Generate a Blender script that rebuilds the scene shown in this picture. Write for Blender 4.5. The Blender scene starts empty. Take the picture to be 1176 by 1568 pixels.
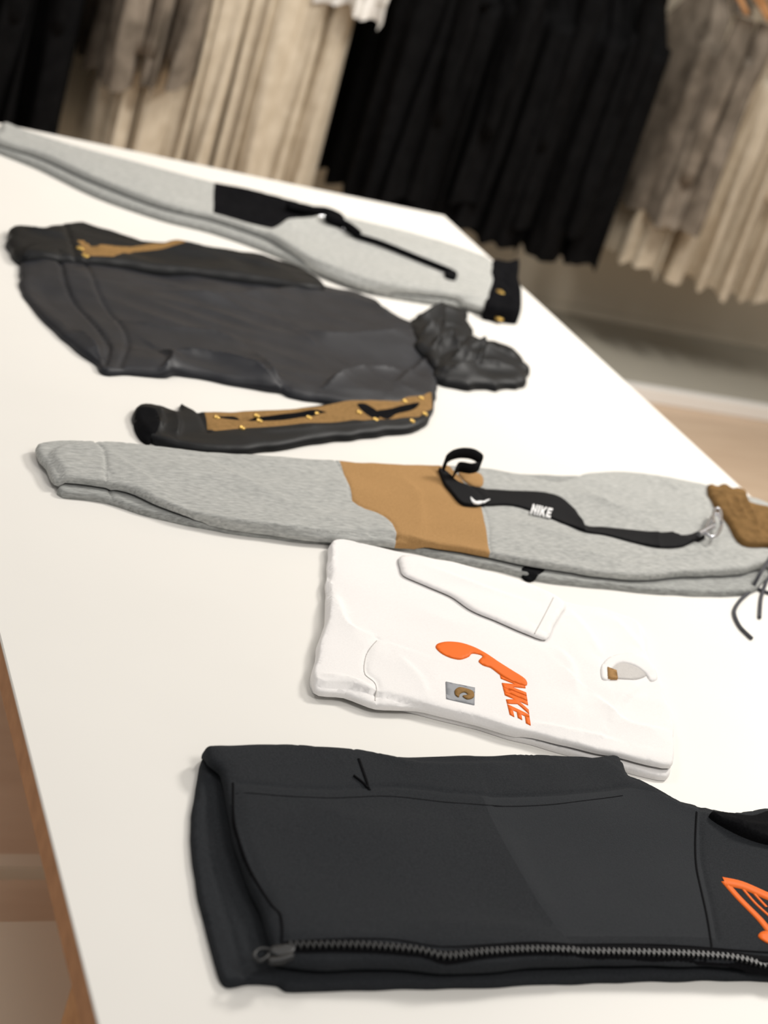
import bpy, bmesh, math, random
import numpy as np
from mathutils import Vector, Matrix, noise
from mathutils.geometry import delaunay_2d_cdt

random.seed(7)
TZ = 0.80           # table top height
CZ = 1.65           # camera height
F = 2383.0; PITCH = math.atan(1057/2383.0); ROLL = math.atan(0.34)
FW = Vector((.479, .878, 0)).normalized(); RT = Vector((FW.y, -FW.x, 0))
sp, cp = math.sin(PITCH), math.cos(PITCH)
def ray(u, v):
    x, y = u-588.0, v-784.0
    a = x*math.cos(ROLL)+y*math.sin(ROLL); b = x*math.sin(ROLL)-y*math.cos(ROLL)
    d = RT*a + FW*(F*cp+b*sp); d.z = -F*sp+b*cp
    return d
def P(u, v, z=0.0):
    """image pixel, cast along its camera ray -> metric X,Y on the table top (z above it)"""
    d = ray(u, v); t = (CZ-TZ-z)/(-d.z)
    return (d.x*t, d.y*t)

# ------------------------------------------------------------------ camera
cam = bpy.data.cameras.new("camera"); co = bpy.data.objects.new("camera", cam)
bpy.context.collection.objects.link(co)
fwd = FW*cp + Vector((0,0,-sp)); cup = FW*sp + Vector((0,0,cp))
right = RT*math.cos(ROLL)+cup*math.sin(ROLL); up = -RT*math.sin(ROLL)+cup*math.cos(ROLL)
M = Matrix((right, up, -fwd)).transposed().to_4x4(); M.translation = Vector((0,0,CZ))
co.matrix_world = M
cam.sensor_fit = 'VERTICAL'; cam.sensor_height = 36; cam.lens = F/1568*36
cam.dof.use_dof = True; cam.dof.focus_distance = 1.68; cam.dof.aperture_fstop = 4.2
bpy.context.scene.camera = co
bpy.context.scene.view_settings.view_transform = 'Standard'

# ------------------------------------------------------------------ materials
def lin(c):
    return tuple(((x/255)/12.92 if x/255 <= .04045 else ((x/255+.055)/1.055)**2.4) for x in c)+(1,)
def newmat(name):
    m = bpy.data.materials.new(name); m.use_nodes = True
    nt = m.node_tree; b = nt.nodes['Principled BSDF']
    return m, nt, b
def fabric(name, c1, c2=None, nscale=400, rough=.9, bump=.15, bscale=900, sheen=.0, stretch=(1,1,1), spec=.15, contrast=(.35,.65), wrinkle=0, wscale=20, wst=(.4,1,1)):
    m, nt, b = newmat(name); c2 = c2 or c1
    tc = nt.nodes.new('ShaderNodeTexCoord'); mp = nt.nodes.new('ShaderNodeMapping'); mp.inputs['Scale'].default_value = stretch
    nt.links.new(tc.outputs['Object'], mp.inputs['Vector'])
    n = nt.nodes.new('ShaderNodeTexNoise'); n.inputs['Scale'].default_value = nscale; n.inputs['Detail'].default_value = 3
    nt.links.new(mp.outputs[0], n.inputs['Vector'])
    r = nt.nodes.new('ShaderNodeValToRGB'); r.color_ramp.elements[0].position = contrast[0]; r.color_ramp.elements[1].position = contrast[1]
    r.color_ramp.elements[0].color = lin(c1); r.color_ramp.elements[1].color = lin(c2)
    nt.links.new(n.outputs['Fac'], r.inputs[0]); nt.links.new(r.outputs[0], b.inputs['Base Color'])
    n2 = nt.nodes.new('ShaderNodeTexNoise'); n2.inputs['Scale'].default_value = bscale
    nt.links.new(tc.outputs['Object'], n2.inputs['Vector'])
    bp = nt.nodes.new('ShaderNodeBump'); bp.inputs['Strength'].default_value = bump; bp.inputs['Distance'].default_value = .001
    nt.links.new(n2.outputs['Fac'], bp.inputs['Height']); nt.links.new(bp.outputs[0], b.inputs['Normal'])
    if wrinkle:      # fine cloth wrinkles (ridged, warped noise)
        mp2 = nt.nodes.new('ShaderNodeMapping'); mp2.inputs['Scale'].default_value = wst; mp2.inputs['Rotation'].default_value = (0,0,.25)
        nt.links.new(tc.outputs['Object'], mp2.inputs['Vector'])
        n3 = nt.nodes.new('ShaderNodeTexNoise'); n3.noise_type = 'RIDGED_MULTIFRACTAL'; n3.inputs['Scale'].default_value = wscale; n3.inputs['Detail'].default_value = 2
        n3.inputs['Distortion'].default_value = .6
        nt.links.new(mp2.outputs[0], n3.inputs['Vector'])
        b2 = nt.nodes.new('ShaderNodeBump'); b2.inputs['Strength'].default_value = 1; b2.inputs['Distance'].default_value = wrinkle
        nt.links.new(n3.outputs['Fac'], b2.inputs['Height']); nt.links.new(bp.outputs[0], b2.inputs['Normal']); nt.links.new(b2.outputs[0], b.inputs['Normal'])
    b.inputs['Roughness'].default_value = rough; b.inputs['Sheen Weight'].default_value = sheen
    b.inputs['Specular IOR Level'].default_value = spec
    return m
def plain(name, c, rough=.5, metal=0, spec=.5):
    m, nt, b = newmat(name)
    tc = nt.nodes.new('ShaderNodeTexCoord'); n = nt.nodes.new('ShaderNodeTexNoise'); n.inputs['Scale'].default_value = 6
    nt.links.new(tc.outputs['Object'], n.inputs['Vector'])
    mx = nt.nodes.new('ShaderNodeMix'); mx.data_type = 'RGBA'
    l = lin(c); mx.inputs[6].default_value = l; mx.inputs[7].default_value = tuple(x*.95 for x in l[:3])+(1,)
    nt.links.new(n.outputs['Fac'], mx.inputs[0]); nt.links.new(mx.outputs[2], b.inputs['Base Color'])
    b.inputs['Roughness'].default_value = rough; b.inputs['Metallic'].default_value = metal; b.inputs['Specular IOR Level'].default_value = spec
    return m
def wood(name, c1, c2, scale=(1,14,14), rough=.5):
    m, nt, b = newmat(name)
    tc = nt.nodes.new('ShaderNodeTexCoord'); mp = nt.nodes.new('ShaderNodeMapping'); mp.inputs['Scale'].default_value = scale
    n = nt.nodes.new('ShaderNodeTexNoise'); n.inputs['Scale'].default_value = 3; n.inputs['Detail'].default_value = 5
    r = nt.nodes.new('ShaderNodeValToRGB'); r.color_ramp.elements[0].position=.3; r.color_ramp.elements[1].position=.7
    r.color_ramp.elements[0].color = lin(c1); r.color_ramp.elements[1].color = lin(c2)
    nt.links.new(tc.outputs['Object'], mp.inputs[0]); nt.links.new(mp.outputs[0], n.inputs[0]); nt.links.new(n.outputs['Fac'], r.inputs[0])
    nt.links.new(r.outputs[0], b.inputs['Base Color']); b.inputs['Roughness'].default_value = rough
    return m

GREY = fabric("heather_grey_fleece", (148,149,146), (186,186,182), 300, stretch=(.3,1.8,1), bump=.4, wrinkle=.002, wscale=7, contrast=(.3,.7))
GREY_D = fabric("heather_grey_shaded", (134,135,132), (164,165,162), 300, stretch=(.3,1.8,1), bump=.3)  # same fleece, darker: shading of the lower leg layer put into the colour
TAN = fabric("tan_fleece", (158,122,78), (170,132,86), 500, bump=.25, wrinkle=.0015, wscale=7)
BROWN = fabric("brown_nylon", (108,82,48), (128,98,60), 60, rough=.9, spec=.08)
NYLON = fabric("dark_nylon", (30,31,36), (36,37,42), 30, rough=.48, bump=.03, spec=.25, wrinkle=.003, wscale=7)
NYLON_B = fabric("black_nylon", (14,15,17), (19,20,22), 30, rough=.5, bump=.03, spec=.17, wrinkle=.003, wscale=9)
MATTE_B = fabric("matte_black_panel", (15,15,17), (20,20,22), 60, rough=1, spec=.02)
TANS = fabric("tan_nylon", (130,100,58), (146,112,68), 200, rough=.8, wrinkle=.0015, wscale=14)
BLACK = fabric("charcoal_jersey", (35,37,40), (43,45,48), 600, bump=.6, rough=.9, spec=.12, wrinkle=.002, wscale=6)
BLACK_R = fabric("charcoal_rib", (42,44,47), (50,52,55), 600, bump=.8, stretch=(1,4,1), rough=.9, spec=.12, wrinkle=.002, wscale=6)
BLACK_D = fabric("black_seam_gap_shade", (12,12,14), (18,18,20), 500, spec=.05)  # seams and trim, also the painted shade in fold and cuff openings
WHITE = fabric("white_cotton", (231,228,226), (235,232,230), 500, bump=.1, wrinkle=.003, wscale=5, wst=(1,1,1))
WHITE_D = fabric("white_stitch_neck_shade", (192,188,184), (200,196,192), 500, bump=.1)  # stitching, also the painted shading inside the neck
ORANGE = plain("orange_print", (238,108,24), .6, spec=.2)
WEB = fabric("black_webbing", (17,17,19), (24,24,26), 900, rough=.8, bump=.3, spec=.1)
WPRINT = plain("white_print", (235,235,235), .6)
GREYL = plain("grey_label", (150,152,156), .7, spec=.2)
GOLD = plain("gold_metal", (205,170,95), .3, 1)
SILVER = plain("silver_metal", (200,200,205), .25, 1)
CORD = fabric("dark_cord", (62,62,66), (90,90,94), 700)
ZIPM = plain("black_zip_plastic", (24,25,27), .45, spec=.4)
TABLE = plain("white_laminate", (231,228,222), .5, spec=.3)
EDGE = wood("table_edge_wood", (158,110,72), (184,132,90))
OAK = wood("oak_wood", (170,118,72), (198,146,98))
WALLM = plain("wall_paint", (206,196,178), .9, spec=.1)
PLATM = plain("platform_top_paint", (180,175,162), .8, spec=.1)
TRIMM = plain("white_trim_paint", (250,248,244), .5)
CREAMB = plain("cream_board", (226,212,190), .6)
FLOORM = wood("floor_wood", (206,180,154), (218,194,168), scale=(1,6,1), rough=.5)

# ------------------------------------------------------------------ helpers
col = bpy.context.collection
def empty(name, loc):
    e = bpy.data.objects.new(name, None); e.empty_display_size = .05; e.location = loc; col.objects.link(e); return e
def add(name, me, parent=None):
    o = bpy.data.objects.new(name, me); col.objects.link(o)
    if parent:
        o.parent = parent; me.transform(Matrix.Translation(-Vector(parent.location)))
    return o
def mesh(name, vs, fs, mats, parent=None, smooth=True, midx=None):
    me = bpy.data.meshes.new(name); me.from_pydata([tuple(v) for v in vs], [], fs)
    for m in (mats if isinstance(mats,(list,tuple)) else [mats]): me.materials.append(m)
    if midx is not None: me.polygons.foreach_set('material_index', midx)
    if smooth: me.polygons.foreach_set('use_smooth', [True]*len(me.polygons))
    me.update()
    return add(name, me, parent)
def box(name, lo, hi, mat, parent=None, bev=.002):
    bm = bmesh.new(); bmesh.ops.create_cube(bm, size=1)
    for v in bm.verts: v.co = Vector([lo[i]+(v.co[i]+.5)*(hi[i]-lo[i]) for i in range(3)])
    if bev: bmesh.ops.bevel(bm, geom=bm.edges[:], offset=bev, segments=2, affect='EDGES')
    me = bpy.data.meshes.new(name); bm.to_mesh(me); bm.free(); me.materials.append(mat)
    if parent: return add(name, me, parent)
    c = Vector([(lo[i]+hi[i])/2 for i in range(3)]); me.transform(Matrix.Translation(-c))
    o = add(name, me); o.location = c; return o
def tube(name, pts, r, mat, parent=None, cyclic=False, res=3):
    cu = bpy.data.curves.new(name, 'CURVE'); cu.dimensions = '3D'; cu.bevel_depth = r; cu.bevel_resolution = res; cu.use_fill_caps = True
    s = cu.splines.new('NURBS' if len(pts) > 3 else 'POLY'); s.points.add(len(pts)-1)
    off = Vector(parent.location) if parent else Vector((0,0,0))
    for p, q in zip(s.points, pts): p.co = tuple(Vector(q)-off)+(1,)
    s.use_endpoint_u = not cyclic; s.use_cyclic_u = cyclic; s.order_u = 3; s.resolution_u = 6
    cu.materials.append(mat)
    o = bpy.data.objects.new(name, cu); col.objects.link(o)
    if parent: o.parent = parent
    return o
def catmull(pts, n=4, closed=True):
    pts = [np.array(p, float) for p in pts]; N = len(pts); out = []
    for i in (range(N) if closed else range(N-1)):
        if closed: p0,p1,p2,p3 = pts[i-1],pts[i],pts[(i+1)%N],pts[(i+2)%N]
        else: p0,p1,p2,p3 = pts[max(i-1,0)],pts[i],pts[i+1],pts[min(i+2,N-1)]
        L = np.linalg.norm(p2-p1)
        for k in range(n):
            t = k/n
            m1 = (p2-p0)*.5; m2 = (p3-p1)*.5
            for m in (m1,m2):
                l = np.linalg.norm(m)
                if l > L*.9 and l > 0: m *= L*.9/l
            h = lambda a,b,c,d: a*p1+b*m1+c*p2+d*m2
            out.append(h(2*t**3-3*t**2+1, t**3-2*t**2+t, -2*t**3+3*t**2, t**3-t**2))
    if not closed: out.append(pts[-1])
    return np.array(out)
def segdist(P0, line, closed, signed=False):
    if closed: a = line; b = np.roll(line,-1,axis=0)
    else: a = line[:-1]; b = line[1:]
    best = np.full(len(P0), 1e9); sg = np.ones(len(P0))
    for A, B in zip(a, b):
        ab = B-A; L = ab@ab
        if L < 1e-14: continue
        r = P0-A
        t = np.clip((r@ab)/L, 0, 1)
        d = np.hypot(*(r-t[:,None]*ab).T)
        if signed:
            c = ab[0]*r[:,1]-ab[1]*r[:,0]; sg = np.where(d < best, np.sign(c), sg)
        best = np.minimum(best, d)
    return (best, sg) if signed else best
def inpoly(P0, poly):
    x, y = P0[:,0], P0[:,1]; ins = np.zeros(len(P0), bool)
    x1,y1 = poly[-1]
    for x2,y2 in poly:
        c = ((y2>y) != (y1>y))
        xi = (x1-x2)*(y-y2)/((y1-y2) if abs(y1-y2) > 1e-15 else 1e-15)+x2
        ins ^= c & (x < xi); x1,y1 = x2,y2
    return ins
def flat(z0): return lambda Q: np.full(len(Q), z0)
def dens(l, s, closed=True):
    out = []; n = len(l)
    for i in range(n if closed else n-1):
        A, B = l[i], l[(i+1)%n]; k = max(1, int(np.linalg.norm(B-A)/s))
        for j in range(k): out.append(A+(B-A)*j/k)
    if not closed: out.append(l[-1])
    return np.array(out)

def cloth(name, outline, mat, parent, thick=.012, er=.006, base=None, creases=(), folds=(), wr=(), regions=(), step=.005,
          zp=None, smooth=True, rim=.35, drop=.004, gap=0.0, rag=0.0):
    """flat-laid textile panel: outline on table, height field with rounded rim, grooves, directional folds and wrinkles"""
    base = base or flat(0.0)
    zp = thick*.5 if zp is None else zp
    conv = lambda L: [P(u,v,zp) for u,v in L]
    ol = catmull(conv(outline)) if smooth else np.array(conv(outline), float)
    ol = dens(ol, step)
    if rag:
        ol = np.array([p+rag*np.array([noise.noise(Vector((p[0]*28,p[1]*28,3.3))), noise.noise(Vector((p[0]*28,p[1]*28,9.7)))]) for p in ol])
    cr = []
    for c in creases: cr.append((dens(catmull(conv(c[0]), closed=False), step*.8, False), c[1], c[2]))
    fo = []
    for c in folds: fo.append((dens(catmull(conv(c[0]), closed=False), step*.8, False), c[1], c[2], c[3]))
    def H(Q):
        Q = np.asarray(Q, float)
        d = segdist(Q, ol, True); ins = inpoly(Q, ol); d = np.where(ins, d, 0)
        k = np.clip(d/er, 0, 1); prof = np.sqrt(1-(1-k)**2)
        z = thick*(rim+(1-rim)*prof)
        fade = np.clip(d/(er*2.5), .2, 1)
        for amp, fa, fc, ang, ridge, seed in wr:
            ca, sa = math.cos(math.radians(ang)), math.sin(math.radians(ang))
            v = np.array([noise.noise(Vector(((x*ca+y*sa)*fa, (-x*sa+y*ca)*fc, seed))) for x, y in Q])
            if ridge: v = .5-np.sqrt(v*v+.004)*2.2
            z = z + amp*v*fade
        for l, dep, w in cr:
            z = z + dep*np.exp(-(segdist(Q, l, False)/w)**2)
        for l, dep, w, lg in fo:     # steep on one side (w), long slope on the other (lg)
            dd, sg = segdist(Q, l, False, True)
            e = np.minimum(np.hypot(*(Q-l[0]).T), np.hypot(*(Q-l[-1]).T)); L = np.linalg.norm(np.diff(l,axis=0),axis=1).sum()
            z = z + dep*np.where(sg > 0, np.exp(-(dd/w)**2), np.exp(-dd/lg))*np.clip(e/(L*.25), 0, 1)
        return base(Q) + gap + np.maximum(z, .0008)
    mn, mx = ol.min(0), ol.max(0)
    gx = np.arange(mn[0], mx[0], step); gy = np.arange(mn[1], mx[1], step*.87)
    G = np.array([(x+(step/2 if j%2 else 0), y) for j, y in enumerate(gy) for x in gx]).reshape(-1,2)
    extra = []
    for c in cr+fo:
        l, w = c[0], c[2]
        extra.append(l)
        t = np.gradient(l, axis=0); nn = np.stack([-t[:,1], t[:,0]],1); nn /= (np.linalg.norm(nn,axis=1)[:,None]+1e-12)
        for s in (-1, 1, -2, 2): extra.append(l+nn*w*s*.8)
    if thick > .004:      # extra rings so the rounded rim is smooth
        t = np.roll(ol,-1,axis=0)-np.roll(ol,1,axis=0); nn = np.stack([-t[:,1], t[:,0]],1); nn /= (np.linalg.norm(nn,axis=1)[:,None]+1e-12)
        for s in (.12,.35,.7,1.1):
            for q in (ol+nn*er*s, ol-nn*er*s):
                q = q[inpoly(q, ol)]
                if len(q): extra.append(q[segdist(q, ol, True) > er*s*.9])
    rg = []
    for poly, mi, sm in regions:
        q = conv(poly); q = catmull(q) if sm else np.array(q, float); rg.append((dens(q, step), mi))
    if len(G):
        G = G[inpoly(G, ol)]
        if len(G): G = G[segdist(G, ol, True) > max(step*.55, er*.9 if thick > .004 else 0)]
        for r, _ in rg:
            if len(G): G = G[segdist(G, r, True) > step*.5]
    ex = np.concatenate(extra) if extra else np.zeros((0,2))
    if len(ex): ex = ex[inpoly(ex, ol)]
    if len(ex): ex = ex[segdist(ex, ol, True) > er*.08]
    pts = [Vector(p) for p in ol]; n0 = len(pts); edges = [(i,(i+1)%n0) for i in range(n0)]
    for r, _ in rg:
        s = len(pts); pts += [Vector(p) for p in r]; edges += [(s+i, s+(i+1)%len(r)) for i in range(len(r))]
    pts += [Vector(p) for p in G]+[Vector(p) for p in ex]
    V, E, FC, *_ = delaunay_2d_cdt(pts, edges, [], 0, 1e-4)
    V = np.array([tuple(v) for v in V]); FC = [list(f) for f in FC]
    cen = np.array([V[f].mean(0) for f in FC]); keep = inpoly(cen, ol)
    FC = [f for f, k in zip(FC, keep) if k]; cen = cen[keep]
    mi = np.zeros(len(FC), int)
    for r, m_ in rg: mi[inpoly(cen, r)] = m_
    Z = H(V)+TZ
    bm = bmesh.new(); bv = [bm.verts.new((V[i][0], V[i][1], Z[i])) for i in range(len(V))]
    for f, m_ in zip(FC, mi):
        a, b, c = (V[i] for i in f[:3])
        if (b[0]-a[0])*(c[1]-a[1])-(b[1]-a[1])*(c[0]-a[0]) < 0: f = f[::-1]
        try: fa = bm.faces.new([bv[i] for i in f]); fa.material_index = int(m_); fa.smooth = True
        except ValueError: pass
    bmesh.ops.delete(bm, geom=[v for v in bm.verts if not v.link_faces], context='VERTS')
    be = [e for e in bm.edges if e.is_boundary]
    r = bmesh.ops.extrude_edge_only(bm, edges=be)
    nv = [g for g in r['geom'] if isinstance(g, bmesh.types.BMVert)]
    B = base(np.array([(v.co.x, v.co.y) for v in nv]))+TZ
    for v, b in zip(nv, B): v.co.z = max(TZ+.0004, (b+gap) if gap > 0 else b-drop)
    for f in [g for g in r['geom'] if isinstance(g, bmesh.types.BMFace)]: f.smooth = thick > .004
    me = bpy.data.meshes.new(name); bm.to_mesh(me); bm.free()
    for m in (mat if isinstance(mat, (list,tuple)) else [mat]): me.materials.append(m)
    add(name, me, parent)
    return H
def ribbon(name, path, w, mat, parent, H, lift=.0015, zp=.01, n=6):
    l = catmull([P(u,v,zp) for u,v in path], n, False)
    t = np.gradient(l, axis=0); nn = np.stack([-t[:,1], t[:,0]],1); nn /= (np.linalg.norm(nn,axis=1)[:,None]+1e-12)
    offs = [-.5, -.48, 0, .48, .5]
    rows = [l+nn*w*o for o in offs]; hs = np.array([H(r) for r in rows])
    vs, fs = [], []
    for j, (r, h) in enumerate(zip(rows, hs)):
        dz = -.0008 if j in (0, 4) else lift
        for p, z in zip(r, h): vs.append((p[0], p[1], TZ+z+dz))
    N = len(l)
    for j in range(4):
        for i in range(N-1): fs.append((j*N+i, j*N+i+1, (j+1)*N+i+1, (j+1)*N+i))
    return mesh(name, vs, fs, mat, parent)
def cord(name, path, r, mat, parent, H, zp=.01, extra=0):
    l = catmull([P(u,v,zp) for u,v in path], 5, False); h = H(l) if H else np.zeros(len(l))
    return tube(name, [(p[0], p[1], TZ+z+r+extra) for p, z in zip(l, h)], r, mat, parent)
LET = {'N':(.95,[(0,0),(0,1),(.3,1),(.65,.42),(.65,1),(.95,1),(.95,0),(.65,0),(.3,.58),(.3,0)]),
 'I':(.35,[(0,0),(0,1),(.35,1),(.35,0)]),
 'K':(1.,[(0,0),(0,1),(.3,1),(.3,.6),(.65,1),(1,1),(.6,.52),(1,0),(.65,0),(.3,.42),(.3,0)]),
 'E':(.85,[(0,0),(0,1),(.85,1),(.85,.78),(.3,.78),(.3,.61),(.75,.61),(.75,.4),(.3,.4),(.3,.22),(.85,.22),(.85,0)])}
def letters(name, word, quad, mat, parent, H, zp, gap=.13):
    bl, br, tr, tl = [np.array(q, float) for q in quad]
    tot = sum(LET[c][0] for c in word)+gap*(len(word)-1); x = 0
    for i, c in enumerate(word):
        w, pl = LET[c]; q = []
        for a, b in pl:
            s = (x+a)/tot; q.append((bl*(1-s)+br*s)*(1-b)+(tl*(1-s)+tr*s)*b)
        cloth("%s_%s"%(name, c.lower()), q, mat, parent, thick=.0006, er=.0003, base=H, smooth=False, zp=zp, rim=.9, step=.004, drop=.0008)
        x += w+gap
def snap(name, u, v, parent, H, r=.0045, zp=.012):
    p = np.array([P(u,v,zp)]); z = TZ+float(H(p)[0]); vs, fs = [], []; n = 14
    prof = [(1,-.002),(1,.001),(.85,.002),(.6,.002),(.5,.0012),(.3,.001),(.2,.0022)]
    for k, h in prof:
        for i in range(n): a = 2*math.pi*i/n; vs.append((p[0][0]+r*k*math.cos(a), p[0][1]+r*k*math.sin(a), z+h))
    for j in range(len(prof)-1):
        for i in range(n): fs.append((j*n+i, j*n+(i+1)%n, (j+1)*n+(i+1)%n, (j+1)*n+i))
    fs.append(tuple((len(prof)-1)*n+i for i in range(n)))
    mesh(name, vs, fs, GOLD, parent)
def cen(u, v): x, y = P(u,v); return (x, y, TZ)

# ------------------------------------------------------------------ room
XL, XR = -2.5, 6.5
WY = 5.08
box("floor", (XL,-2.5,-.1), (XR,WY+.2,0), FLOORM, bev=0)
box("wall_back", (XL,WY,0), (XR,WY+.12,3.3), WALLM, bev=0)
box("wall_right", (XR,-2.5,0), (XR+.12,WY,3.3), WALLM, bev=0)
plat = empty("display_platform", (2, 4.7, 0))
box("deck", (XL+.02,4.40,.001), (XR-.02,WY-.001,.05), PLATM, plat, bev=.002)
box("nosing", (XL+.02,4.36,.001), (XR-.02,4.40,.056), TRIMM, plat, bev=.003)
box("baseboard_back", (XL+.02, WY-.014, .0505), (XR-.02, WY-.001, .09), WALLM, bev=.002)

# ------------------------------------------------------------------ table
c = P(680,330); TXR, TYF = c; TXL = P(75,1270)[0]
TYN = .35
tb = empty("display_table", ((TXL+TXR)/2, (TYN+TYF)/2, 0))
box("top", (TXL,TYN,TZ-.004), (TXR,TYF,TZ), TABLE, tb, bev=.001)
box("edge_frame", (TXL+.001,TYN+.001,TZ-.036), (TXR-.001,TYF-.001,TZ-.0042), EDGE, tb, bev=.001)
k = 0; LY = P(95,1490,-.036)[1]
for x in (TXL+.03, TXR-.09):
    for y in (LY, TYF-.2):
        k += 1; box("leg_%d"%k, (x,y,.001), (x+.06,y+.06,TZ-.0362), OAK, tb)
box("stretcher_1", (TXL+.09,LY+.01,.10), (TXR-.09,LY+.05,.16), OAK, tb)
box("stretcher_2", (TXL+.09,TYF-.19,.10), (TXR-.09,TYF-.15,.16), OAK, tb)
SY = P(30,1425,.16-TZ)[1]
box("lower_shelf", (TXL+.02,TYN+.02,.16), (TXR-.02,SY,.178), CREAMB, tb)
SY2 = P(20,1332,.16-TZ)[1]
box("lower_rail", (TXL+.03,SY2,.14), (TXR-.09,SY2+.03,.165), CREAMB, tb)

# ------------------------------------------------------------------ main joggers
J = empty("jogger_pants", cen(620,790))
B1 = [(78,702),(165,690),(400,710),(700,725),(1000,740),(1190,790),(1195,860),(1176,885),(1150,905),(1080,910),(1000,904),(900,894),(850,889),(800,880),(760,869),(700,858),(600,835),(500,829),(400,819),(300,803),(230,786),(165,766),(100,757),(88,750),(92,738)]
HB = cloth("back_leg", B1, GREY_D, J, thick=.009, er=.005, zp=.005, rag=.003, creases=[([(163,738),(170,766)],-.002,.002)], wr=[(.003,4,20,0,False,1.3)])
T1 = [(60,672),(95,668),(135,668),(160,672),(220,680),(300,690),(400,697),(510,704),(600,710),(675,712),(735,715),(790,725),(850,738),(890,727),(930,722),(1000,722),(1050,735),(1090,742),(1130,750),(1190,778),(1215,820),(1205,850),(1176,862),(1130,872),(1060,875),(990,880),(930,876),(880,868),(800,856),(752,845),(680,832),(600,824),(520,818),(400,803),(300,785),(240,763),(200,745),(163,737),(120,730),(86,726),(75,705),(62,690)]
patch = [(512,690),(560,695),(640,700),(675,700),(735,765),(740,800),(752,846),(753,862),(680,846),(612,838),(606,815),(600,802),(580,783),(560,777),(540,765),(530,730)]
HT = cloth("front_leg", T1, [GREY, TAN, GREY_D], J, thick=.009, er=.006, base=HB, zp=.020, gap=.003, rag=.003,
  creases=[([(135,668),(158,690),(163,737)],-.0025,.0025),([(512,704),(530,730),(540,765),(580,783),(600,802),(610,824)],-.0015,.002),
           ([(675,712),(735,765),(752,845)],-.0015,.002)],
  folds=[([(860,742),(950,788),(1060,838),(1150,850)],.006,.003,.03),([(985,862),(1060,850),(1190,852)],.006,.003,.02),([(780,852),(870,846),(990,872)],.005,.003,.02),
         ([(880,740),(930,775),(1000,790),(1085,780)],.007,.008,.03),([(160,690),(260,760)],.003,.006,.03),([(300,700),(420,760),(560,800)],.003,.01,.03),([(1000,730),(1050,760),(1090,765)],.006,.005,.02),
         ([(770,790),(830,815),(900,830)],.004,.005,.02),([(600,715),(640,760),(640,830)],.002,.008,.03)],
  wr=[(.004,2.5,7,-5,False,4.2),(.0025,9,20,-10,False,8.1)], regions=[(patch,1,False)])
cloth("fold_gap_shade", [(800,868),(812,862),(835,866),(832,873),(818,880),(808,878)], BLACK_D, J, thick=.0008, er=.001, base=HB, zp=.012)  # thin black patch painting the shade in the hole between leg layers
cloth("inner_gusset_tan", [(705,716),(738,716),(742,735),(722,733)], TAN, J, thick=.002, er=.002, base=HT, zp=.03)
WB = [(1086,738),(1098,742),(1110,736),(1122,745),(1136,737),(1146,752),(1150,768),(1190,778),(1216,800),(1214,832),(1176,830),(1140,826),(1118,800),(1100,775),(1092,760)]
HW = cloth("waistband", WB, BROWN, J, thick=.010, er=.008, base=HT, zp=.032, folds=[([(1096,745),(1112,770),(1128,800)],.006,.003,.008),([(1112,740),(1128,768),(1148,822)],.006,.003,.008),([(1136,745),(1146,780),(1170,828)],.006,.003,.008)], wr=[(.005,14,30,60,False,2.2)], step=.004)
st = [(738,740),(790,743),(835,747),(862,755),(884,774),(899,796),(925,799),(980,808),(1010,813),(1055,813),(1076,806),(1082,817),(1050,831),(1010,831),(975,824),(930,812),(898,808),(870,795),(840,781),(790,765),(745,764),(728,760)]
HS = cloth("strap", st, WEB, J, thick=.003, er=.001, base=HT, zp=.032, rim=.9, folds=[([(893,780),(897,812)],.004,.002,.01),([(1008,808),(1012,836)],.003,.002,.01)], step=.004)
letters("strap_print", "NIKE", [(816,775),(847,782),(851,768),(820,761)], WPRINT, J, HS, .036)
cloth("strap_print_swoosh", [(724,752),(733,758),(754,755),(737,762),(727,760)], WPRINT, J, thick=.0008, er=.0005, base=lambda Q: HS(Q)+.003, smooth=True, zp=.037, rim=.9, step=.004, drop=.0008)
cloth("strap_root", [(675,708),(690,716),(705,728),(728,735),(748,741),(746,762),(715,763),(700,752),(685,730)], WEB, J, thick=.006, er=.002, base=HT, zp=.034, rim=.8, step=.004)
lp = [((682,716),.036),((680,706),.044),((690,697),.052),((706,693),.058),((724,695),.060),((737,704),.054),((735,714),.046),((722,718),.042),((704,716),.038),((698,724),.036)]
vs, fs = [], []
L3 = catmull([P(u,v,z)+(z,) for (u,v),z in lp], 6, False)
for p in L3: vs += [(p[0],p[1],TZ+p[2]-.008),(p[0],p[1],TZ+p[2]+.008)]
for i in range(len(L3)-1): fs.append((2*i,2*i+1,2*i+3,2*i+2))
o = mesh("strap_loop", vs, fs, WEB, J); md = o.modifiers.new("solid",'SOLIDIFY'); md.thickness=.003
ring = [(1085,800),(1078,812),(1088,824),(1100,818),(1106,802),(1100,786),(1092,788)]
tube("clip_ring", [P(u,v,.040)+(TZ+.040,) for u,v in ring], .0024, SILVER, J, cyclic=True)
tube("clip_hook", [P(u,v,.043)+(TZ+.043,) for u,v in [(1104,800),(1106,784),(1098,776),(1090,786),(1094,802)]], .0022, SILVER, J)
tube("clip_swivel", [P(u,v,.040)+(TZ+.040,) for u,v in [(1070,818),(1092,806)]], .004, SILVER, J)
b1p = np.array([P(u,v) for u,v in B1]); on = lambda Q: np.where(inpoly(Q, b1p), .022, 0.0)
cord("drawstring_1", [(1185,845),(1168,878),(1150,905),(1132,922),(1123,940),(1132,962),(1150,980)], .0026, CORD, J, on, zp=0)
cord("drawstring_2", [(1190,850),(1178,880),(1165,915),(1162,948)], .0026, CORD, J, on, zp=0)
cord("drawstring_3", [(1195,880),(1150,898),(1190,915)], .0026, CORD, J, None, zp=0)

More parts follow.
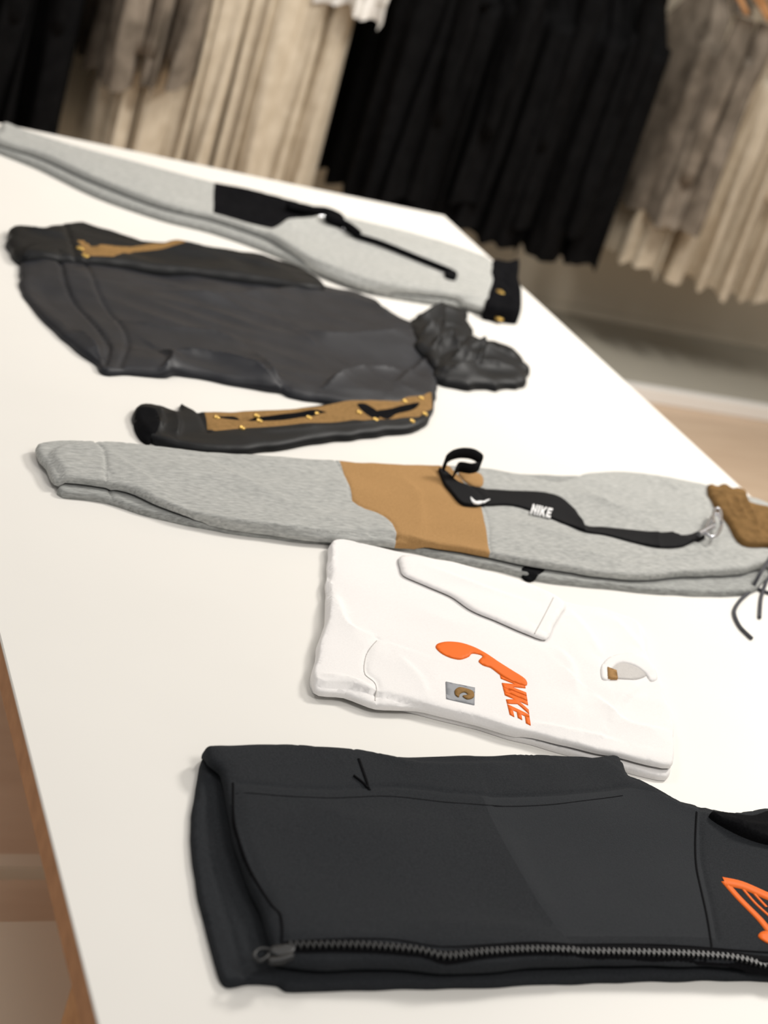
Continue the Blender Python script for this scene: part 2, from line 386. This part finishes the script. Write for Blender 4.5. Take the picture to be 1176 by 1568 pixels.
# ------------------------------------------------------------------ far joggers
K = empty("jogger_pants.001", cen(400,330))
KB = [(0,215),(10,192),(100,230),(325,290),(560,350),(750,410),(752,470),(700,468),(640,460),(560,444),(480,414),(400,380),(325,354),(250,335),(150,300),(60,256),(0,232),(-15,222)]
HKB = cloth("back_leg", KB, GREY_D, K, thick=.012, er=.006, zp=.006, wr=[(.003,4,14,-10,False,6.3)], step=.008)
KT = [(-12,205),(4,189),(40,203),(100,222),(200,248),(325,283),(400,296),(470,315),(530,335),(600,352),(660,366),(710,384),(752,402),(748,470),(700,456),(640,448),(560,434),(490,408),(440,380),(415,364),(370,348),(325,334),(250,316),(150,278),(60,238),(0,218)]
HKT = cloth("front_leg", KT, [GREY, MATTE_B, GREY_D], K, thick=.012, er=.010, base=HKB, zp=.020, gap=.003,
   folds=[([(530,362),(620,395),(745,422)],.014,.006,.05),([(415,358),(470,345),(540,362)],.014,.006,.04),([(20,205),(150,262),(300,318)],.005,.01,.04)],
   wr=[(.007,3,8,-15,False,9.3)], regions=[([(327,284),(398,296),(450,310),(500,324),(526,334),(528,350),(480,347),(440,350),(415,354),(370,344),(325,332)],1,False)], step=.007)
HKW = cloth("waistband", [(752,402),(775,404),(795,401),(794,430),(799,448),(796,482),(770,480),(742,474),(748,440)], MATTE_B, K, thick=.030, er=.008, zp=.02, wr=[(.006,20,50,80,False,3.9)], step=.006)
for i,(u,v) in enumerate([(768,444),(770,470)]): snap("snap_%d"%i, u, v, K, HKW, r=.010, zp=.034)
cord("drawstring_1", [(545,365),(590,380),(640,398),(690,416)], .006, MATTE_B, K, HKT, zp=.034)
cord("drawstring_2", [(440,316),(470,322),(500,325),(520,335),(500,345),(525,352),(545,365)], .010, MATTE_B, K, HKT, zp=.034)
cloth("cord_toggle", [(684,412),(700,416),(698,424),(684,420)], BLACK_D, K, thick=.008, er=.003, base=HKT, zp=.036)
cord("strap_end", [(490,325),(520,330),(524,352),(540,356)], .003, SILVER, K, HKT, zp=.036)

# ------------------------------------------------------------------ jacket
W = empty("windbreaker_jacket", cen(380,510))
BD = [(30,400),(60,385),(150,385),(300,392),(450,415),(500,440),(545,450),(585,470),(615,490),(640,500),(662,530),(668,575),(664,610),(600,624),(540,622),(490,613),(445,606),(430,598),(400,594),(330,580),(275,570),(255,574),(200,570),(162,570),(150,556),(135,545),(95,515),(60,480),(38,450)]
HD = cloth("body", BD, NYLON, W, thick=.011, er=.014, zp=.006, rim=.2, rag=.006,
  creases=[([(125,402),(150,455),(185,505),(195,530),(183,565)],-.003,.004),([(88,400),(100,440),(135,490),(165,530),(160,562)],-.005,.004)],
  folds=[([(240,545),(320,552),(380,572),(430,598)],.014,.004,.018),([(380,540),(405,566),(425,592)],.010,.004,.02),([(430,505),(500,522),(640,520)],.010,.006,.03),
    ([(490,605),(530,580),(580,568),(640,575)],.014,.005,.02),([(160,490),(240,508),(330,520),(390,545)],.010,.006,.03),([(200,445),(330,462),(460,452),(560,470)],.008,.008,.04),
    ([(560,455),(590,495),(650,530)],.008,.006,.03),([(110,508),(135,528),(152,552)],.009,.004,.015),([(245,575),(262,556),(240,540)],.010,.004,.015),([(300,475),(420,500),(520,560)],.006,.006,.03),([(600,600),(630,570),(660,550)],.009,.005,.02)],
  wr=[(.012,2.5,9,8,False,5.5),(.004,6,16,-18,True,7.7)], step=.005)
US = [(22,342),(60,344),(90,340),(125,337),(175,352),(240,372),(330,384),(420,396),(462,410),(498,438),(480,447),(440,441),(380,430),(300,418),(200,408),(130,402),(60,396),(32,392),(14,366)]
HU = cloth("sleeve_upper", US, [NYLON_B, TANS], W, thick=.018, er=.018, rim=.2, rag=.006, base=lambda Q: HD(Q)*.6, zp=.018, regions=[([(118,370),(128,371),(138,384),(170,379),(200,381),(250,380),(320,383),(250,386),(205,386),(172,400),(128,398)],1,False)],
  creases=[([(100,342),(115,400)],-.004,.005)], folds=[([(140,388),(170,383),(195,390)],.006,.003,.015),([(200,368),(330,395),(460,428)],.010,.006,.02),([(30,350),(70,360),(110,365)],.010,.005,.02),([(250,380),(350,390),(450,405)],.007,.005,.02)], wr=[(.006,5,14,-8,True,11.2)], step=.005)
LS = [(205,638),(212,617),(245,620),(272,627),(279,612),(286,619),(305,628),(400,627),(480,619),(560,606),(640,600),(664,600),(664,628),(645,650),(580,661),(500,670),(420,681),(350,687),(280,681),(230,668)]
tanp = [(312,629),(400,630),(480,624),(520,617),(560,609),(620,603),(660,602),(662,625),(640,640),(600,646),(540,645),(480,649),(400,655),(330,660),(318,656)]
HL = cloth("sleeve_lower", LS, [NYLON_B, TANS, BLACK_D], W, thick=.012, er=.010, zp=.011, rim=.25, rag=.003,
  regions=[(tanp,1,False),([(328,640),(355,639),(372,643),(390,640),(430,636),(485,628),(500,632),(470,640),(425,645),(385,647),(360,645)],2,True),([(575,632),(600,626),(640,618),(634,628),(610,634),(592,643)],2,True),([(546,622),(560,620),(582,636),(572,641)],2,True)],
  creases=[([(370,643),(430,640),(490,631)],-.005,.004),([(580,636),(632,623)],-.005,.004),([(300,625),(318,660)],-.003,.004)], folds=[([(330,664),(450,660),(560,650),(650,640)],.005,.004,.015),([(240,622),(246,645),(240,665)],.006,.004,.015),([(262,628),(272,650),(268,672)],.006,.004,.012)], wr=[(.004,7,18,8,True,13.1)], step=.004)
cloth("cuff_opening_shade", [(209,637),(214,619),(238,626),(244,650),(232,664),(218,656)], BLACK_D, W, thick=.002, er=.002, base=HL, zp=.018)  # black sheet laid on the sleeve end as its dark, shaded inside
for i,(u,v) in enumerate([(333,636),(394,633),(398,641),(372,651),(488,627),(552,626),(474,636),(621,611),(646,606),(575,642),(632,642),(652,630)]): snap("snap_lower_%d"%i,u,v,W,HL,r=.0048,zp=.017)
for i,(u,v) in enumerate([(124,374),(132,385),(124,394),(490,440),(500,441)]): snap("snap_upper_%d"%i,u,v,W,HU,r=.007,zp=.032)
HO = [(627,492),(638,484),(645,475),(660,470),(672,463),(690,466),(712,473),(721,492),(728,508),(724,530),(712,552),(690,575),(662,562),(645,545),(636,535),(627,512)]
HH = cloth("hood_back", HO, NYLON_B, W, thick=.016, er=.022, rim=.15, rag=.010, base=lambda Q: HD(Q)*.6, zp=.014,
  folds=[([(635,500),(670,484),(715,492)],.018,.005,.022),([(640,525),(675,505),(722,515)],.016,.005,.02),([(655,545),(685,525),(705,550)],.016,.005,.02),([(668,470),(672,500),(660,530)],.010,.006,.02)],
  wr=[(.010,8,14,30,True,17.3)], step=.004)
HF = [(664,556),(680,540),(700,530),(718,516),(728,511),(740,519),(765,522),(782,528),(795,537),(805,550),(812,565),(806,580),(795,587),(780,586),(765,591),(745,586),(720,588),(685,582),(666,572)]
cloth("hood_front", HF, NYLON_B, W, thick=.014, er=.020, rim=.15, rag=.008, base=lambda Q: HH(Q)*.45, zp=.014,
  folds=[([(685,560),(730,540),(795,552)],.018,.004,.022),([(680,576),(740,562),(802,572)],.014,.004,.016),([(722,520),(735,540),(728,566)],.012,.004,.015),([(760,526),(770,545),(800,556)],.012,.004,.012)],
  wr=[(.008,9,15,0,True,7.3)], step=.004)

# ------------------------------------------------------------------ folded white tee
S = empty("folded_tshirt", cen(750,1010))
S0 = [(508,836),(525,832),(560,838),(620,852),(700,868),(780,890),(865,927),(975,954),(990,1000),(1010,1050),(1032,1112),(1028,1150),(1020,1191),(960,1179),(880,1157),(800,1133),(700,1106),(600,1081),(530,1064),(480,1056),(483,1005),(499,940),(502,880),(504,850)]
H0 = cloth("bottom_fold", S0, WHITE, S, thick=.007, er=.003, zp=.004, rag=.003, wr=[(.002,4,10,0,False,3.1)], step=.006)
S1_ = [(508,829),(525,825),(560,833),(620,846),(700,862),(780,884),(865,921),(930,934),(975,950),(984,966),(990,1000),(1010,1040),(1033,1110),(1030,1138),(1026,1172),(960,1160),(880,1142),(800,1120),(740,1105),(700,1094),(640,1080),(578,1076),(530,1060),(484,1051),(484,1000),(499,936),(501,880),(504,850)]
H1 = cloth("front", S1_, [WHITE, WHITE_D], S, thick=.005, er=.004, base=H0, zp=.014, gap=.003, rag=.003,
  creases=[([(578,978),(562,1000),(560,1030),(576,1045),(578,1074)],-.0015,.003)],
  folds=[([(510,905),(530,960),(578,980)],.004,.006,.03),([(488,1036),(530,1042),(575,1060)],.004,.004,.02),([(800,1108),(880,1124),(960,1142)],.003,.004,.02),
    ([(900,1062),(960,1110),(1030,1122)],.004,.005,.03),([(865,930),(900,975),(915,1010)],.0035,.006,.03),([(990,1040),(950,1075),(930,1110)],.004,.005,.03),([(930,940),(960,970),(985,1005)],.003,.006,.02),
    ([(840,990),(870,1020),(880,1070)],.0025,.006,.03),([(600,1000),(640,1040),(650,1075)],.002,.006,.03)],
  wr=[(.004,3,6,20,False,4.4),(.0015,8,14,10,True,2.2)], step=.005)
SL = [(617,848),(700,861),(780,882),(830,902),(866,923),(852,950),(835,981),(800,970),(760,952),(720,932),(690,912),(650,893),(620,880),(614,868)]
H2 = cloth("sleeve", SL, WHITE, S, thick=.003, er=.003, base=H1, zp=.019, rag=.002, wr=[(.0015,6,20,-20,False,6.1)], folds=[([(640,862),(740,900),(830,930)],.002,.005,.02)], step=.005, gap=.002)
ribbon("sleeve_hem_stitch", [(848,914),(835,940),(818,972)], .0012, WHITE_D, S, H2, lift=.0005, zp=.022)
ribbon("hem_stitch", [(578,978),(562,1000),(560,1030),(576,1045),(577,1066)], .0012, WHITE_D, S, H1, lift=.0005, zp=.018)
cloth("neck_opening_shade", [(930,1020),(944,1012),(975,1016),(992,1030),(975,1040),(950,1040),(932,1036)], WHITE_D, S, thick=.0008, er=.002, base=H1, zp=.018)  # light grey patch, shading inside the neck painted as colour
cloth("collar_rib", [(922,1040),(920,1022),(934,1006),(958,1001),(984,1006),(1004,1022),(1008,1036),(998,1040),(990,1031),(975,1021),(955,1015),(943,1018),(936,1026),(935,1040)], WHITE, S, thick=.0018, er=.0015, base=H1, zp=.019, step=.003)
cloth("neck_tag", [(930,1022),(944,1027),(946,1039),(931,1039)], TAN, S, thick=.0008, er=.001, base=lambda Q: H1(Q)+.002, smooth=False, zp=.02)
sw = [(668,990),(671,984),(685,981),(705,983),(725,990),(745,1001),(762,1013),(780,1024),(804,1040),(804,1050),(772,1036),(752,1022),(740,1018),(733,1012),(739,1004),(724,1000),(718,1005),(705,1009),(690,1006),(676,999)]
cloth("print_swoosh", sw, ORANGE, S, thick=.0003, er=.0002, base=H1, zp=.018, rim=.9, step=.004, drop=.0005)
letters("print", "NIKE", [(766,1032),(781,1093),(813,1110),(804,1048)], ORANGE, S, lambda Q: H1(Q)-.0003, .018, gap=.04)
cloth("label", [(683,1043),(728,1051),(727,1078),(684,1069)], GREYL, S, thick=.001, er=.001, base=H1, smooth=False, zp=.018, rim=.9, drop=.001)
cloth("label_mark", [(697,1056),(704,1051),(716,1053),(725,1057),(726,1066),(716,1069),(709,1064),(717,1062),(712,1058),(705,1061),(703,1066),(698,1063)], TANS, S, thick=.0006, er=.0005, base=lambda Q: H1(Q)+.0011, zp=.019, rim=.9, step=.004, drop=.0006)

# ------------------------------------------------------------------ near black track pants
N_ = empty("track_pants", cen(760,1330))
N0 = [(310,1165),(330,1152),(600,1170),(940,1182),(1100,1258),(1240,1258),(1262,1500),(1176,1499),(1000,1499),(800,1506),(600,1511),(500,1513),(440,1514),(425,1506),(380,1504),(345,1508),(330,1482),(310,1402),(297,1322),(294,1262),(300,1205)]
HN0 = cloth("back_leg", N0, BLACK, N_, thick=.008, er=.004, zp=.004, rag=.002, wr=[(.003,6,12,0,False,2.5)], creases=[([(318,1200),(318,1300),(350,1420),(372,1500)],-.002,.003)])
N1 = [(312,1152),(320,1150),(400,1146),(480,1144),(530,1147),(560,1156),(600,1165),(700,1162),(800,1160),(870,1163),(900,1160),(945,1157),(952,1172),(960,1195),(985,1212),(1010,1228),(1050,1238),(1100,1250),(1140,1248),(1176,1245),(1240,1250),(1260,1480),(1176,1482),(1000,1478),(880,1478),(700,1490),(600,1484),(500,1484),(452,1480),(425,1474),(412,1440),(398,1395),(370,1330),(350,1260),(338,1190),(318,1172)]
HN1 = cloth("front_leg", N1, [BLACK, BLACK_R], N_, thick=.008, er=.005, base=HN0, zp=.014, gap=.005, rag=.002,
  creases=[([(362,1212),(500,1218),(600,1213),(700,1222),(850,1226),(955,1215)],-.0015,.003),
   ([(1066,1245),(1070,1320),(1084,1400),(1092,1450)],-.002,.003),([(430,1455),(600,1460),(680,1470),(800,1465),(1176,1475)],-.002,.006)],
  folds=[([(345,1200),(352,1262),(375,1335),(405,1390)],.002,.003,.02),([(960,1200),(1030,1245),(1090,1262)],.005,.004,.02),([(560,1160),(640,1182),(800,1176)],.005,.006,.03),([(600,1440),(700,1432),(860,1440)],.003,.01,.03),([(760,1260),(800,1350),(850,1430)],.003,.015,.05),([(440,1240),(560,1270),(700,1260)],.002,.015,.04)],
  wr=[(.007,2.5,5,10,False,1.1),(.003,9,12,0,False,5.1)], regions=[([(735,1225),(850,1228),(960,1218),(1000,1230),(1064,1250),(1070,1320),(1084,1400),(1092,1448),(860,1444),(820,1390),(770,1300)],1,False)])
ribbon("hem_seam", [(358,1195),(361,1258),(385,1328),(418,1383),(430,1400),(434,1440)], .0018, BLACK_D, N_, HN1, lift=.0006, zp=.026)
ribbon("side_seam", [(1066,1245),(1070,1320),(1084,1400),(1092,1450)], .002, BLACK_D, N_, HN1, lift=.0006, zp=.026)
ribbon("panel_seam", [(362,1212),(500,1218),(600,1213),(700,1222),(850,1226),(955,1215)], .0008, BLACK_D, N_, HN1, lift=.0003, zp=.026)
ribbon("pocket_slit", [(550,1160),(558,1182),(567,1207)], .0025, BLACK_D, N_, HN1, lift=.001, zp=.024)
ribbon("pocket_tag", [(542,1186),(566,1204)], .0015, BLACK_D, N_, HN1, lift=.002, zp=.024)
zpth = [(440,1448),(480,1450),(560,1452),(640,1458),(680,1466),(740,1460),(820,1454),(900,1454),(1000,1456),(1100,1460),(1176,1468),(1240,1472)]
ribbon("zip_tape", zpth, .013, BLACK_D, N_, HN1, lift=.001, zp=.024)
ribbon("zip_top_stitch", [(434,1440),(600,1441),(680,1452),(820,1444),(1000,1446),(1176,1456),(1240,1460)], .0012, BLACK_D, N_, HN1, lift=.0006, zp=.024)
l = catmull([P(u,v,.025) for u,v in zpth], 40, False); seg = np.r_[0, np.cumsum(np.linalg.norm(np.diff(l,axis=0),axis=1))]
vs, fs = [], []
tt = np.arange(0, seg[-1], .0026); px = np.interp(tt, seg, l[:,0]); py = np.interp(tt, seg, l[:,1]); Q = np.stack([px,py],1); hz = HN1(Q)+.002
tg = np.gradient(Q, axis=0); tg /= np.linalg.norm(tg,axis=1)[:,None]
for i,(q,z,t) in enumerate(zip(Q,hz,tg)):
    nrm = np.array([-t[1],t[0]])*(1 if i%2 else -1); c0 = q+nrm*.0014
    b = len(vs)
    for zz in (-.001,.0016):
        for a_, b_ in ((-1,-1),(1,-1),(1,1),(-1,1)):
            p = c0+t*a_*.0008+nrm*b_*.002; vs.append((p[0],p[1],TZ+z+zz))
    for f in ((4,5,6,7),(0,1,5,4),(1,2,6,5),(2,3,7,6),(3,0,4,7)): fs.append(tuple(b+k for k in f))
mesh("zip_teeth", vs, fs, ZIPM, N_, smooth=False)
cloth("zip_slider", [(415,1449),(440,1445),(452,1449),(452,1457),(440,1464),(415,1461)], ZIPM, N_, thick=.005, er=.002, base=flat(.022), zp=.026, step=.003, drop=.006)
tube("zip_pull", [P(u,v,.024)+(TZ+.024,) for u,v in [(416,1455),(402,1452),(392,1456),(388,1464),(394,1472),(404,1470),(412,1462)]], .0016, ZIPM, N_, cyclic=True)
ribbon("zip_pull_tab", [(412,1470),(430,1468),(448,1462)], .005, ZIPM, N_, flat(.024), lift=.003, zp=.026)
cloth("waist_gather", [(1086,1248),(1110,1246),(1150,1250),(1176,1243),(1240,1246),(1240,1290),(1176,1286),(1125,1270)], BLACK_D, N_, thick=.008, er=.004, base=HN1, zp=.028, folds=[([(1100,1252),(1140,1268),(1200,1270)],.005,.004,.01)])
def strokes(nm, path, w): ribbon(nm, path, w, ORANGE, N_, HN1, lift=.0006, zp=.025)
strokes("print_1", [(1112,1344),(1140,1350),(1180,1368),(1210,1380)], .014)
strokes("print_2", [(1112,1344),(1135,1372),(1165,1405),(1180,1425)], .008)
strokes("print_3", [(1140,1355),(1160,1380),(1182,1402)], .003)
strokes("print_4", [(1155,1360),(1176,1385)], .003)
cloth("print_5", [(1162,1432),(1170,1424),(1185,1428),(1215,1445),(1210,1455),(1176,1442)], ORANGE, N_, thick=.0008, er=.0005, base=HN1, zp=.025, rim=.9, drop=.0008)

# ------------------------------------------------------------------ hanging clothes
GBLK = fabric("hanging_black", (13,13,14), (18,18,19), 20, bscale=300, spec=.05)
GCRM = fabric("hanging_cream", (192,180,160), (206,195,176), 20, bscale=300)
GTAU = fabric("hanging_taupe", (100,92,82), (138,128,116), 12, bscale=300)
GWHT = fabric("hanging_white", (226,224,220), (236,234,230), 20, bscale=300)
RAILM = plain("rail_metal", (60,58,56), .4, 1)
RZ, RY = 1.52, 4.74
def hanging(par, x, mat, zb, th=.045, D=.22, seed=0, y=RY, sleeve=True, ztop=1.40, flare=1.15, amp=1.0):
    rows, cols = 22, 64; vs, fs = [], []
    for r in range(rows):
        f = r/(rows-1); z0 = ztop+(zb-ztop)*f
        s = min(1, .25+.75*(min(f*5.5,1)**.7)); fl = 1+(flare-1)*f
        for c_ in range(cols):
            a = 2*math.pi*c_/cols; ca, sa = math.cos(a), math.sin(a)
            yy = D*s*fl*math.copysign(abs(sa)**.8, sa); xx = th*(.4+.6*min(1,f*4))*fl*math.copysign(abs(ca)**.7, ca)
            n = noise.noise(Vector((ca*1.8+seed*3.1, sa*3.2, f*.9)))+.35*noise.noise(Vector((ca*4, sa*6+seed, f*1.5)))
            xx += n*.045*(.3+f)*amp; yy += n*.06*(.3+f)*amp*(1 if abs(sa)>.3 else .4)
            z = z0-(0 if f>.2 else .10*(abs(sa)**1.2)*math.sin(min(1,f*5.5+.15)*math.pi*.5)*(1-f))+(.03*n if r==rows-1 else 0)
            vs.append((x+xx, y+yy, z))
    for r in range(rows-1):
        for c_ in range(cols): fs.append((r*cols+c_, r*cols+(c_+1)%cols, (r+1)*cols+(c_+1)%cols, (r+1)*cols+c_))
    fs.append(tuple(range(cols)))
    mesh("garment_body_%d"%int(seed), vs, fs, mat, par)
    if sleeve:
        vs, fs = [], []; n = 16; L = 14; ln = min(.56, ztop-zb-.12)
        for r in range(L):
            f = r/(L-1); z = ztop-.07-f*ln
            for c_ in range(n):
                a = 2*math.pi*c_/n; q = noise.noise(Vector((math.cos(a)*1.5+seed, math.sin(a)*1.5, f*3)))
                rx, ry = (.036*(1-.3*f)+q*.012), (.06*(1-.4*f)+q*.02)
                vs.append((x+.02*math.sin(seed*1.7)*f+rx*math.cos(a), y-D*.93-.015*f+ry*math.sin(a)*(.4+.6*min(1,f*3+.2)), z))
        for r in range(L-1):
            for c_ in range(n): fs.append((r*n+c_, r*n+(c_+1)%n, (r+1)*n+(c_+1)%n, (r+1)*n+c_))
        fs.append(tuple(range(n))); fs.append(tuple((L-1)*n+i for i in range(n)))
        mesh("garment_sleeve_%d"%int(seed), vs, fs, mat, par)
    tube("hanger_arms_%d"%int(seed), [(x,y-D*.9,ztop-.055),(x,y-D*.5,ztop-.01),(x,y,ztop+.035),(x,y+D*.5,ztop-.01),(x,y+D*.9,ztop-.055)], .009, OAK, par)
    tube("hanger_hook_%d"%int(seed), [(x,y,ztop+.03),(x,y,RZ-.03),(x,y+.022,RZ),(x,y,RZ+.02),(x,y-.022,RZ+.005)], .0025, RAILM, par)
rk = empty("clothes_rail", (2, RY, RZ))
tube("rail", [(XL+.3,RY,RZ),(5.8,RY,RZ)], .014, RAILM, rk)
for i,x in enumerate((0.1,1.6,3.1,4.6)): tube("bracket_%d"%i, [(x,RY,RZ),(x,WY-.001,RZ)], .01, RAILM, rk)
sd = 0
def group(name, x0, x1, mat, zb, n, e=None, **kw):
    global sd
    e = e or empty(name, ((x0+x1)/2, RY, 1.0))
    for i in range(n):
        sd += 1; x = x0+(x1-x0)*(i+.5)/n
        hanging(e, x, mat, zb+random.uniform(-.03,.03), seed=sd, **kw)
    return e
group("hanging_black_coats", .15, 1.04, GBLK, .40, 7, th=.07)
e = group("hanging_cream_shirts", 1.18, 1.84, GCRM, .36, 8, sleeve=False, D=.20, th=.05)
group("", 1.12, 1.36, GTAU, .68, 3, e=e, D=.26)
group("", 1.74, 1.90, GWHT, 1.03, 2, e=e, D=.26, th=.06)
e = group("hanging_black_coats.001", 1.99, 2.96, GBLK, .43, 6, th=.09, D=.23, sleeve=False)
group("", 2.05, 2.90, GBLK, .52, 4, e=e, th=.06, D=.25)
e = group("hanging_cream_shirts.001", 3.12, 4.00, GCRM, .42, 8, th=.055, D=.20)
group("", 3.10, 3.28, GTAU, .62, 2, e=e, th=.055, D=.26)

# ------------------------------------------------------------------ lights
def area(name, loc, target, size, power, colr=(1,.95,.88), sy=None):
    l = bpy.data.lights.new(name,'AREA'); l.energy = power; l.size = size; l.color = colr
    if sy: l.shape = 'RECTANGLE'; l.size_y = sy
    o = bpy.data.objects.new(name, l); col.objects.link(o); o.location = loc
    o.rotation_euler = (Vector(target)-Vector(loc)).to_track_quat('-Z','Y').to_euler()
area("ceiling_light_1", (3.1,2.6,2.8), (1.1,1.4,.8), .5, 68, (1,.96,.90))
area("ceiling_light_2", (-.2,3.0,3.1), (1.1,2.4,.8), .6, 14, (1,.96,.92))
area("ceiling_light_3", (1.6,.1,3.1), (1.2,1.2,.8), .8, 23, (1,.96,.91))
area("ceiling_light_4", (2.0,3.0,3.1), (2.4,4.9,.7), .8, 42, (1,.94,.86))
w = bpy.data.worlds.new("world"); bpy.context.scene.world = w; w.use_nodes = True
w.node_tree.nodes['Background'].inputs[0].default_value = (1,.98,.955,1); w.node_tree.nodes['Background'].inputs[1].default_value = .42
